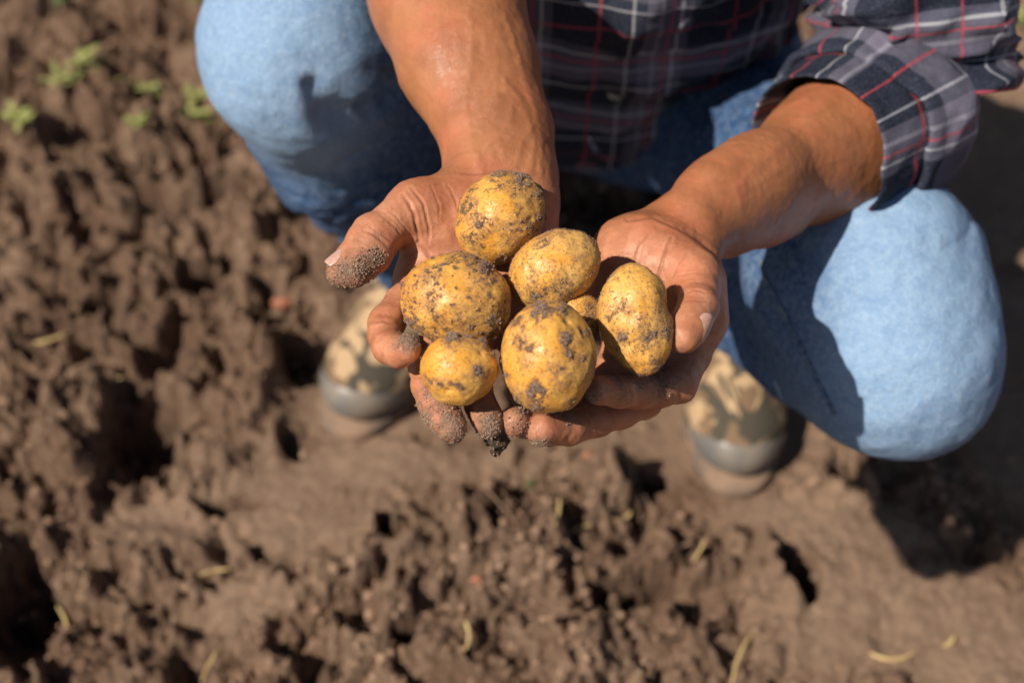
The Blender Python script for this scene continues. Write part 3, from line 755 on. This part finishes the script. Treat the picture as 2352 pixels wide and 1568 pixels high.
# --- boots
def boot(tp, yaw):
    dv = np.array([math.sin(yaw), -math.cos(yaw), 0]); sv = np.array([-dv[1], dv[0], 0]); o = np.array([tp[0], tp[1], -.013])-dv*.305
    R = np.stack([sv, dv, np.array([0, 0, 1.])])           # local -> world rows
    up = S(.03, ell((0, .225, .046), (.052, .080, .040)), ell((0, .14, .062), (.044, .105, .058)), cone((0, .060, .055), (0, .050, .13), .043, .047), cone((0, .13, .085), (0, .07, .15), .034, .044))
    def out(V): return V@R+o
    root = None
    V, N, F = polygonise(up, (-.08, -.02, -.01), (.08, .33, .21), .004, B=10, margin=.05)
    V, N, F = clip_plane(V, N, F, lambda V: V[:, 2] > .018)
    b = mesh_np('boot', out(V), F, mat=MCAMO, parent=person)
    # object coordinates differ between boots, so the pattern does too
    V, N, F = polygonise(up, (-.08, -.02, -.01), (.08, .33, .21), .003, B=10, margin=.05)
    V2, N2, F2 = clip_plane(V, N, F, lambda V: (V[:, 2] > .012) & (V[:, 1]-.9*(V[:, 2]-.03)+9*V[:, 0]**2 > .256) & (V[:, 2] < .2))
    mesh_np('toe_cap', out(V2+N2*.0028), F2, mat=MRUB, parent=b)
    V2, N2, F2 = clip_plane(V, N, F, lambda V: (V[:, 2] > .010) & (V[:, 2] < .040+.008*np.sin(V[:, 1]*25)))
    mesh_np('rand', out(V2+N2*.0024), F2, mat=MRUB, parent=b)
    # sole
    t = np.linspace(0, 2*PI, 72, endpoint=False)
    yy = .155-.160*np.cos(t); w_ = .052*np.abs(np.sin(t))**.75*(.82+.22*sstep(.1, .25, yy)); xx = w_*np.sign(np.sin(t))
    ring = np.stack([xx, yy], 1); VV = []
    for z, s_ in ((-.004, .97), (0, 1.0), (.018, 1.02), (.024, 1.0)):
        VV.append(np.stack([ring[:, 0]*s_*1.06, (ring[:, 1]-.155)*s_+.155, np.full(72, z)], 1))
    VV = np.concatenate(VV); FF = []
    for l in range(3):
        for q in range(72): FF.append([l*72+q, (l+1)*72+q, (l+1)*72+(q+1) % 72, l*72+(q+1) % 72])
    FF.append(list(range(72))); FF.append([216+q for q in range(71, -1, -1)])
    mesh_np('sole', out(VV), FF, mat=MSOLE, parent=b)
    for k_ in range(5):
        yk = .185-.022*k_
        for s_ in (-1, 1):
            pts = interp_path([(-.026*s_, yk, 0), (0, yk-.006, 0), (.026*s_, yk-.018, 0)], 9)
            q = np.concatenate([pts[:, :2], np.zeros((9, 1))], 1)
            for a in range(9):      # lay the lace on the tongue
                zz = np.linspace(.02, .2, 180); dd = ev(up, np.stack([np.full(180, q[a, 0]), np.full(180, q[a, 1]), zz], 1))
                q[a, 2] = zz[dd < 0].max()+.002 if (dd < 0).any() else .1
            VL, FL, _ = tube(q, np.full(9, .0024), 8)
            mesh_np('lace', out(VL), FL, mat=MLACE, parent=b)
    return b
boot(*BOOTL); boot(*BOOTR)

# --- shirt
def wr_prof(seed, amp, fu=3, fv=55, big=0.0):
    def f(th, s, r):
        p = np.stack([np.cos(th)*fu/2, np.sin(th)*fu/2, s*fv], -1).reshape(-1, 3)
        n1 = fbm(p, 3, seed).reshape(th.shape); n2 = (1-np.abs(fbm(p*np.array([.8, .8, 1.3])+4, 2, seed+9)).reshape(th.shape)*2.2)
        return r+amp*n1+amp*.9*np.clip(n2, 0, 1)**2+big*np.sin(th*2+s*20)
    return f
shirt_t = S(.05, cone((.065, 1.065, .372), (.07, 1.0, .56), .105, .115), cone((.165, 1.075, .40), (.13, 1.0, .56), .095, .110), cone((.08, 1.165, .30), (.09, 1.15, .42), .138, .142), cone((.09, 1.15, .42), (.08, 1.01, .62), .142, .132), cone(SHR, SHL, .078, .078))
shirt_t = S(.03, shirt_t, cone(SHR, SHR*.75+ELR*.25, .078, .072), cone(SHL, SHL*.75+ELL*.25, .078, .072))
lo, hi = bounds(shirt_t)
V, N, F = polygonise(shirt_t, lo-.02, hi+.02, .006, B=10, margin=.07)
V, N, F = clip_plane(V, N, F, lambda V: (V[:, 2] > .262+.015*np.sin(V[:, 0]*20)) & ((np.abs(V[:, 0]-.08) > .055) | (V[:, 2] < .84)))
disp = .024*fbm(V*np.array([9, 9, 26])+fbm(V*6, 2, 103)[:, None], 3, 101)+.010*fbm(V*np.array([26, 20, 40]), 2, 102)
V = V+N*disp[:, None]
V[:, 1] -= .006*np.exp(-((V[:, 0]-.095)/.018)**2)*(N[:, 1] < -.2)
shirt = mesh_np('plaid_shirt', V, F, attrs={'cloth': np.stack([V[:, 0]-.045, V[:, 2]*1.1+V[:, 1]*.2-.02, V[:, 1]*0], 1)}, mat=MPL, parent=person)

def sleeve(A, E, Sh, r0, seed, cloth0):
    A, E, Sh = map(np.asarray, (A, E, Sh)); ax = E-A; ax = ax/np.linalg.norm(ax)
    # sleeve of the upper arm
    pts = interp_path([E-ax*.004+[0, 0, .004], E+(Sh-E)*.12, E+(Sh-E)*.5, Sh], 70)
    V, F, uv = tube(pts, np.linspace(r0*1.12, .082, 70), 96, prof=wr_prof(seed, .014, 2.6, 38, .003))
    mesh_np('sleeve', V, F, attrs={'cloth': uv*[1, 1, 0]+cloth0}, mat=MPL, parent=shirt)
    # the turned-up cuff: an inner lining, the navy band at the wrist end, the looser outer roll behind it
    def band(name, prof, cl, amp, sd, vs=1.0):
        n_ = len(prof); pr = interp_path([(s, r, 0) for s, r in prof], 44)
        P = A+ax*pr[:, :1]; th = np.arange(129)/128*2*PI
        a = np.array([0, 0, 1.]); a -= (a@ax)*ax; a /= np.linalg.norm(a); b = np.cross(ax, a)
        TH, SS = np.meshgrid(th, pr[:, 0]); RR = pr[:, 1:2]*np.ones_like(TH)
        q = np.stack([np.cos(TH)*1.7, np.sin(TH)*1.7, SS*26], -1).reshape(-1, 3)
        RR = RR+amp*fbm(q, 3, sd).reshape(TH.shape)
        AXS = .010*fbm(np.stack([np.cos(TH)*1.2, np.sin(TH)*1.2, TH*0+sd], -1).reshape(-1, 3), 2, sd+1).reshape(TH.shape)
        # the elbow side sags open
        RR = RR*(1+.10*np.cos(TH-3.6))
        V = P[:, None]+ax*AXS[..., None]+RR[..., None]*(np.cos(TH)[..., None]*a+np.sin(TH)[..., None]*b)
        i, j = np.meshgrid(np.arange(43), np.arange(128), indexing='ij'); F = np.stack([i*129+j, i*129+j+1, (i+1)*129+j+1, (i+1)*129+j], -1).reshape(-1, 4)
        arc = np.concatenate([[0], np.cumsum(np.linalg.norm(np.diff(pr[:, :2], axis=0), axis=1))])
        uv = np.stack([TH*r0*1.1, arc[:, None]*vs*np.ones_like(TH), TH*0], -1).reshape(-1, 3)+np.array(cl)
        return mesh_np(name, V.reshape(-1, 3), F, attrs={'cloth': uv}, mat=MPL, parent=shirt)
    band('cuff', [(.030, r0*.93), (.004, r0*.95), (-.001, r0*.98), (.003, r0*1.02), (.030, r0*1.07), (.050, r0*1.10)], (0.002, -.0175, 0), .0046, seed+1, .55)
    band('rolled_cuff', [(.052, r0*1.05), (.040, r0*1.12), (.036, r0*1.20), (.041, r0*1.27), (.058, r0*1.31), (.078, r0*1.33), (.094, r0*1.28), (.100, r0*1.14), (.090, r0*.98)], (0.002, .046, 0), .0110, seed+2, .28)
sleeve(W(1885, 338, .987), W(2105, 215, 1.065), SHL, .0555, 111, [0.01, .02, 0])
sleeve(W(960, -115, .968), W(925, -260, 1.0), SHR, .054, 131, [0.03, .05, 0])
# button placket and shirt tail hanging between the thighs
def sheet(name, P00, P10, P01, P11, nu, nv, fn, cl, thick=.0012):
    u, v = np.meshgrid(np.linspace(0, 1, nu), np.linspace(0, 1, nv), indexing='ij')
    P = ((1-u)*(1-v))[..., None]*P00+(u*(1-v))[..., None]*P10+((1-u)*v)[..., None]*P01+(u*v)[..., None]*P11
    P = P+fn(u, v)
    k = nv; i, j = np.meshgrid(np.arange(nu-1), np.arange(nv-1), indexing='ij'); F = np.stack([i*k+j, (i+1)*k+j, (i+1)*k+j+1, i*k+j+1], -1).reshape(-1, 4)
    w_ = np.linalg.norm(P10-P00); l_ = np.linalg.norm(P01-P00)
    uv = np.stack([u*w_, v*l_, u*0], -1).reshape(-1, 3)+np.array(cl)
    n_ = np.cross(P10-P00, P01-P00); n_ = n_/np.linalg.norm(n_)
    A = P.reshape(-1, 3); B = A+n_*thick; b = len(A)
    rim = [q*k for q in range(nu)]+[(nu-1)*k+q for q in range(1, nv)]+[q*k+nv-1 for q in range(nu-2, -1, -1)]+[q for q in range(nv-2, 0, -1)]
    RF = np.array([[q, r, r+b, q+b] for q, r in zip(rim, rim[1:]+rim[:1])])
    return mesh_np(name, np.concatenate([A, B]), np.concatenate([F, F[:, ::-1]+b, RF]), attrs={'cloth': np.concatenate([uv, uv])}, mat=MPL, parent=shirt)
sheet('shirt_tail', W(1420, 90, 1.215), W(1800, 110, 1.205), W(1510, 262, 1.262), W(1700, 290, 1.262), 50, 36,
      lambda u, v: (AF*(.022*np.sin(u*15+v*3)*v+.012*np.sin(u*31+1)*v)[..., None]+AU*(.03*np.sin(u*7)*v)[..., None]), (.05, .01, 0))
for (px, py, d) in ((1411, 20, 1.135), (1411, 213, 1.192)):
    t_ = np.linspace(0, 2*PI, 20, endpoint=False); c = W(px, py, d)
    V = [c-AF*.0015]+[c+AX*.0055*math.cos(q)+AU*.0055*math.sin(q)-AF*.0015 for q in t_]+[c+AX*.006*math.cos(q)+AU*.006*math.sin(q)+AF*.001 for q in t_]
    F = [[0, 1+q, 1+(q+1) % 20] for q in range(20)]+[[1+q, 21+q, 21+(q+1) % 20, 1+(q+1) % 20] for q in range(20)]
    mesh_np('button', np.array(V), F, mat=MBUT, parent=shirt)

# ------------------------------------------------------------------ potatoes
def potato(px, py, d, rx, ry, rz, ang, seed, label, lump=.07, patches=(), base=.0, pale=0.0, dent=(), fl=.30):
    """half sizes in sighted pixels (rx along ang, ry across, rz in depth)"""
    V, F = ico(6); c = W(px, py, d); s = d/FPX; a = math.radians(ang)
    e1 = AX*math.cos(a)+AU*math.sin(a); e2 = -AX*math.sin(a)+AU*math.cos(a); e3 = -AF
    n_ = V
    r = 1+lump*1.25*fbm(V*1.15+seed*3.1, 2, seed)+.042*fbm(V*2.4+seed, 3, seed+1)
    L = V*np.array([rx, ry, rz])*s
    L = L*r[:, None]
    P = c+L[:, :1]*e1+L[:, 1:2]*e2+L[:, 2:]*e3
    N = (V/np.array([rx, ry, rz])); N = N[:, :1]*e1+N[:, 1:2]*e2+N[:, 2:]*e3; N /= np.linalg.norm(N, axis=1)[:, None]
    q = PX(P)[:, :2]; front = (N@AF) < .35
    dirt = fl*sstep(-.05, .40, fbm(V*2.3+seed*5, 4, seed+2))+.55*sstep(.22, .48, fbm(V*9+seed, 4, seed+3))*base*2+base*.30
    for (ux, uy, ur, ua) in patches:
        jig = 1+.7*fbm(P*150, 3, seed+5)
        dirt = np.maximum(dirt, ua*.95*np.exp(-(((q-np.array([ux, uy]))**2).sum(1)/(ur*ur))*jig)*(.75+.7*fbm(P*260, 3, seed+6))*front)
    for (ux, uy, ur, ua) in dent:
        P = P-N*(ua*np.exp(-((q-np.array([ux, uy]))**2).sum(1)/(ur*ur))*front)[:, None]
    # a few eyes
    for k_ in range(6):
        v = rng.normal(size=3); v /= np.linalg.norm(v); g = np.exp(-((V-v)**2).sum(1)/.008)
        P = P-N*(g*.0013)[:, None]; dirt = np.maximum(dirt, .55*np.exp(-((V-v)**2).sum(1)/.003))
    m = sstep(.45, .8, dirt)
    P = P+N*(m*(.0004+.0008*np.clip(fbm(P*500, 3, seed+7)+.3, 0, 1)))[:, None]
    pal = np.clip(pale*sstep(-.2, .4, fbm(V*1.6+9, 2, seed+8))+.25*sstep(.2, .5, fbm(V*2.2, 2, seed+9)), 0, 1)
    o = mesh_np('potato', P, F, attrs={'dirt': dirt, 'pale': pal}, mat=MP, origin=c, label=label, cat='potato', group='potatoes held in the cupped hands')
    w = np.clip(dirt-.42, 0, 1)**1.2+.004+.03*np.clip(dirt-.15, 0, 1)
    w = w*((N@AF) < .5)
    g = grains('soil_crust', P, N, w, 5200, .00010, .00050, o)
    return o
potato(1150, 500, .822, 112, 98, 98, 42, 1, 'egg-shaped yellow potato with a sandy dark top, highest of the pile', .05,
       [(1200,410,38,1.1),(1150,405,32,.9),(1235,440,28,1.0),(1080,470,20,.6),(1065,480,16,.9),(1100,517,10,1.3),(1095,535,8,1.0),(1245,500,16,.8),(1190,560,40,.5),(1220,530,22,.8),(1135,500,10,.8),(1075,540,24,.6),(1090,560,18,.7),(1210,425,14,1.2)], .30)
potato(1047, 690, .792, 130, 108, 104, -12, 2, 'biggest potato, round and speckled brown, above the curled index finger on the left', .05,
       [(1110,615,30,1.1),(1090,600,30,.9),(1130,640,24,.7),(1050,600,30,.6),(940,740,22,1.0),(960,760,22,.9),(1000,730,14,.7),(1030,740,16,.8),(1015,650,22,.5),(1130,730,16,1.0),(1050,750,24,.6),(1090,680,40,.4),(960,700,16,.4),(1000,770,20,.7)], .45)
potato(1276, 618, .800, 113, 86, 86, 32, 3, 'smooth pale yellow potato lying in the middle of the pile, under the topmost one', .05,
       [(1290,665,34,.65),(1240,680,30,.75),(1220,660,20,.6),(1345,560,12,.6),(1330,600,20,.4),(1200,560,20,.2)], .18, .35)
potato(1318, 728, .803, 66, 62, 52, 0, 4, 'small potato mostly hidden between the others, only its sandy upper rim showing', .05, [(1355,705,18,.75),(1368,722,14,.8)], .12)
potato(1461, 736, .790, 126, 88, 84, 98, 5, 'long knobbly potato with a waist, upright against the thumb on the right', .09,
       [(1430,700,20,.7),(1410,720,14,.8),(1450,715,14,.5),(1430,775,11,1.3),(1490,780,22,1.1),(1500,765,14,1.0),(1520,720,14,.6),(1525,760,26,.7),(1510,830,26,.7),(1470,850,30,.5),(1400,730,12,.9),(1385,700,12,.6)], .22, .30, [(1535,705,30,.0030),(1378,780,34,.0020),(1450,725,22,.0018),(1490,780,14,.0014),(1430,700,10,.0006)], .18)
potato(1056, 850, .757, 90, 84, 82, -10, 6, 'small shiny golden potato with few specks of soil, lowest at the left of the pile', .06,
       [(1095,848,16,1.1),(1110,860,12,1.0),(1035,880,9,1.0),(1050,885,10,1.0),(1015,880,14,.7),(985,880,14,.7),(1110,790,22,.95),(1040,770,26,1.1),(1075,765,20,1.0),(1130,810,14,.8),(1060,890,10,.8),(975,870,10,.8)], .0, 0, [(1130,930,50,.003)], .06)
potato(1262, 820, .760, 128, 110, 104, 92, 7, 'large potato caked with grey patches of mud, front and centre of the pile', .05,
       [(1245,715,36,1.1),(1290,710,24,.9),(1190,740,24,.8),(1300,775,18,1.3),(1325,790,12,.8),(1215,800,16,.9),(1200,790,20,.7),(1185,770,16,.7),(1230,885,14,1.3),(1220,900,16,1.2),(1245,900,14,.9),(1310,815,16,.9),(1340,825,16,.9),(1180,920,24,.8),(1230,930,24,.8),(1290,850,12,.7),(1160,860,14,.7),(1345,760,20,.7),(1310,930,24,.6)], .06, .15, (), .16)

# dark torn scrap of soil and root hanging between the fingertips
P = W(1143, 1008, .782)
V, F = ico(3); D = V*np.array([.0062, .0045, .0080])*(1+.5*fbm(V*2.2, 3, 9))[:, None]
D2 = V*np.array([.0035, .003, .0075])+np.array([-.0010, 0, -.0085])
V1 = np.concatenate([D, D2])+P; F1 = np.concatenate([F, F+len(V)])
crumb = mesh_np('soil_crumb', V1, F1, mat=MDARK, origin=P, label='dark ragged crumb of wet soil hanging below the fingertips', cat='soil')
grains('soil_crust', V1, np.concatenate([V, V]), np.ones(len(V1)), 400, .0002, .0008, crumb)

# ------------------------------------------------------------------ straw, weeds and bits on the ground
def straw(px, py, ang, L, label, w=.0022, bend=.15, mat=None, kind='straw', cat='straw', lift=.006):
    w *= .62; L *= 1.15; bend += rng.uniform(-.3, .3)
    c = G(px, py); a = math.radians(ang); dv = np.array([math.cos(a), math.sin(a), 0]); sv = np.array([-dv[1], dv[0], 0])
    t = np.linspace(-.5, .5, 9); P = np.array([c+dv*L*q+sv*bend*L*(q*q*4-.5)*.5 for q in t])
    zz = ground_z(P[:, 0], P[:, 1]); P[:, 2] = np.linspace(zz[0], zz[-1], 9)*.0+max(zz[3:6].max(), zz.mean())+lift*.3+.003*t
    V, Fz, _ = tube(P, w*(1-.6*np.abs(t*2)**3)+.0003, 8)
    mesh_np(kind, V, Fz, mat=mat or MSTRAW, origin=c, label=label, cat=cat, group='bits of straw on the soil' if kind == 'straw' else None)
straw(75, 770, 3, .075, 'long pale yellow straw lying flat at the left edge of the photo', .0035)
straw(235, 885, -12, .045, 'short straw on the shaded furrow left of the grey boot toe', .0024)
straw(555, 790, 75, .022, 'stubby yellow-green stalk upright in the soil left of the index finger', .0030)
straw(325, 465, 110, .06, 'dry straw standing in the soil left of the bent knee', .0022, .2)
straw(1072, 1490, 100, .030, 'bright yellow straw at the bottom edge below the hands', .0024)
straw(1277, 1272, 80, .026, 'small yellow straw on the crumbly soil under the middle finger', .0022)
straw(2045, 1505, -4, .042, 'yellow straw lying level on the smooth soil at the bottom right', .0026)
straw(1425, 1222, 25, .020, 'tiny yellow flake of straw between the hands and the lower clods', .0028)
straw(1600, 1300, 60, .022, 'faint straw bit on the soil below the camouflage boot on the right', .0020)
straw(150, 1435, 115, .034, 'thin tan straw leaning at the lower left corner', .0020)
straw(1135, 1225, 130, .06, 'thin dry brown root crossing the clods below the hands', .0016, .3, m_plain('dry_root', (.25, .15, .09), .8), 'root', 'root')
straw(1700, 1515, 65, .05, 'pale dry stalk at the bottom edge right of centre', .0020)
straw(490, 1305, 10, .026, 'little orange straw on the trodden soil left of the hands', .0022)
straw(2180, 1475, 40, .014, 'yellow fleck of straw above the level straw at bottom right', .0026)
straw(480, 1525, 70, .030, 'short tan stalk at the bottom edge on the left', .0020)
straw(1330, 700+560, 20, .02, 'tan straw fragment just right of the small upright straw', .0016)
def pebble(px, py, r, mat, label):
    c = G(px, py); c[2] = ground_z(c[0], c[1])+r*.4; V, F = ico(2); V = V*r*.7*np.array([1.2, .8, .7])*(1+.3*fbm(V*1.5+px, 2, 3))[:, None]
    mesh_np('clay_bit', V+c, F, mat=mat, origin=c, label=label, cat='clay bit', group='reddish clay bits')
pebble(645, 690, .013, MCLAY, 'reddish clay bit in the furrow left of the thumb')
pebble(1098, 1378, .007, MCLAY, 'orange clay bit below the hands among the lower clods')
pebble(1350, 1073, .007, MCLAY, 'orange clay bit just under the right hand')
def leafv(base, az, el, L, w, droop):
    dv = np.array([math.cos(az)*math.cos(el), math.sin(az)*math.cos(el), math.sin(el)]); sv = np.array([-math.sin(az), math.cos(az), 0]); up = np.cross(dv, sv)*-1
    V = []; n_ = 7
    for k_ in range(n_):
        t = k_/(n_-1); c = base+dv*L*t+np.array([0, 0, -1])*droop*L*t*t; ww = w*math.sin(PI*min(.98, t*.92+.05))**.8
        V += [c-sv*ww+up*ww*.25, c, c+sv*ww+up*ww*.25]
    F = []
    for k_ in range(n_-1):
        a = 3*k_; F += [[a, a+1, a+4, a+3], [a+1, a+2, a+5, a+4]]
    return np.array(V), F
def weed(px, py, size, nl, label, mat=None):
    size *= .72
    c = G(px, py); c[2] = ground_z(c[0], c[1])+.002
    r = empty('weed', tuple(c), label, 'weed', 'small weeds in the field')
    VS, FS, _ = tube(interp_path([c, c+[.004, 0, size*.25], c+[.0, .004, size*.5]], 8), np.linspace(.002, .0012, 8), 8)
    mesh_np('stem', VS, FS, mat=mat or MLEAF, parent=r)
    for k_ in range(nl):
        az = k_*2.4+rng.uniform(-.4, .4); b = c+np.array([0, 0, size*(.05+.45*k_/nl)])
        V, F = leafv(b, az, rng.uniform(.25, .9), size*rng.uniform(.6, 1.0), size*rng.uniform(.09, .16), rng.uniform(.1, .5))
        mesh_np('leaf', V, F, mat=mat or MLEAF, parent=r)
weed(195, 175, .060, 9, 'yellow-green weed in the upper left, behind the bent knee')
weed(150, 225, .045, 7, 'weed growing just below the upper left yellow-green one')
weed(285, 205, .042, 7, 'weed to the right of the two upper left weeds')
weed(440, 275, .055, 9, 'brightest weed, right beside the edge of the bent knee')
weed(455, 235, .040, 6, 'small weed touching the bright one beside the knee')
weed(355, 265, .040, 6, 'small faint weed left of the bright one beside the knee')
weed(335, 360, .035, 6, 'low yellowish weed below the others, left of the shin')
weed(65, 345, .050, 7, 'flat olive weed close to the left edge of the photo')
weed(400, 15, .085, 11, 'dark green leafy weed at the top edge, behind the knee', MGRS)
weed(450, 40, .060, 9, 'green weed at the top edge touching the knee outline', MGRS)
weed(130, 15, .050, 7, 'dark weed at the top edge near the left corner', MGRS)
weed(1215, 1105, .016, 5, 'tiny green sprout in the soil just below the fingertips', MGRS)
weed(2320, 60, .045, 6, 'pale weed at the top right corner of the photo')
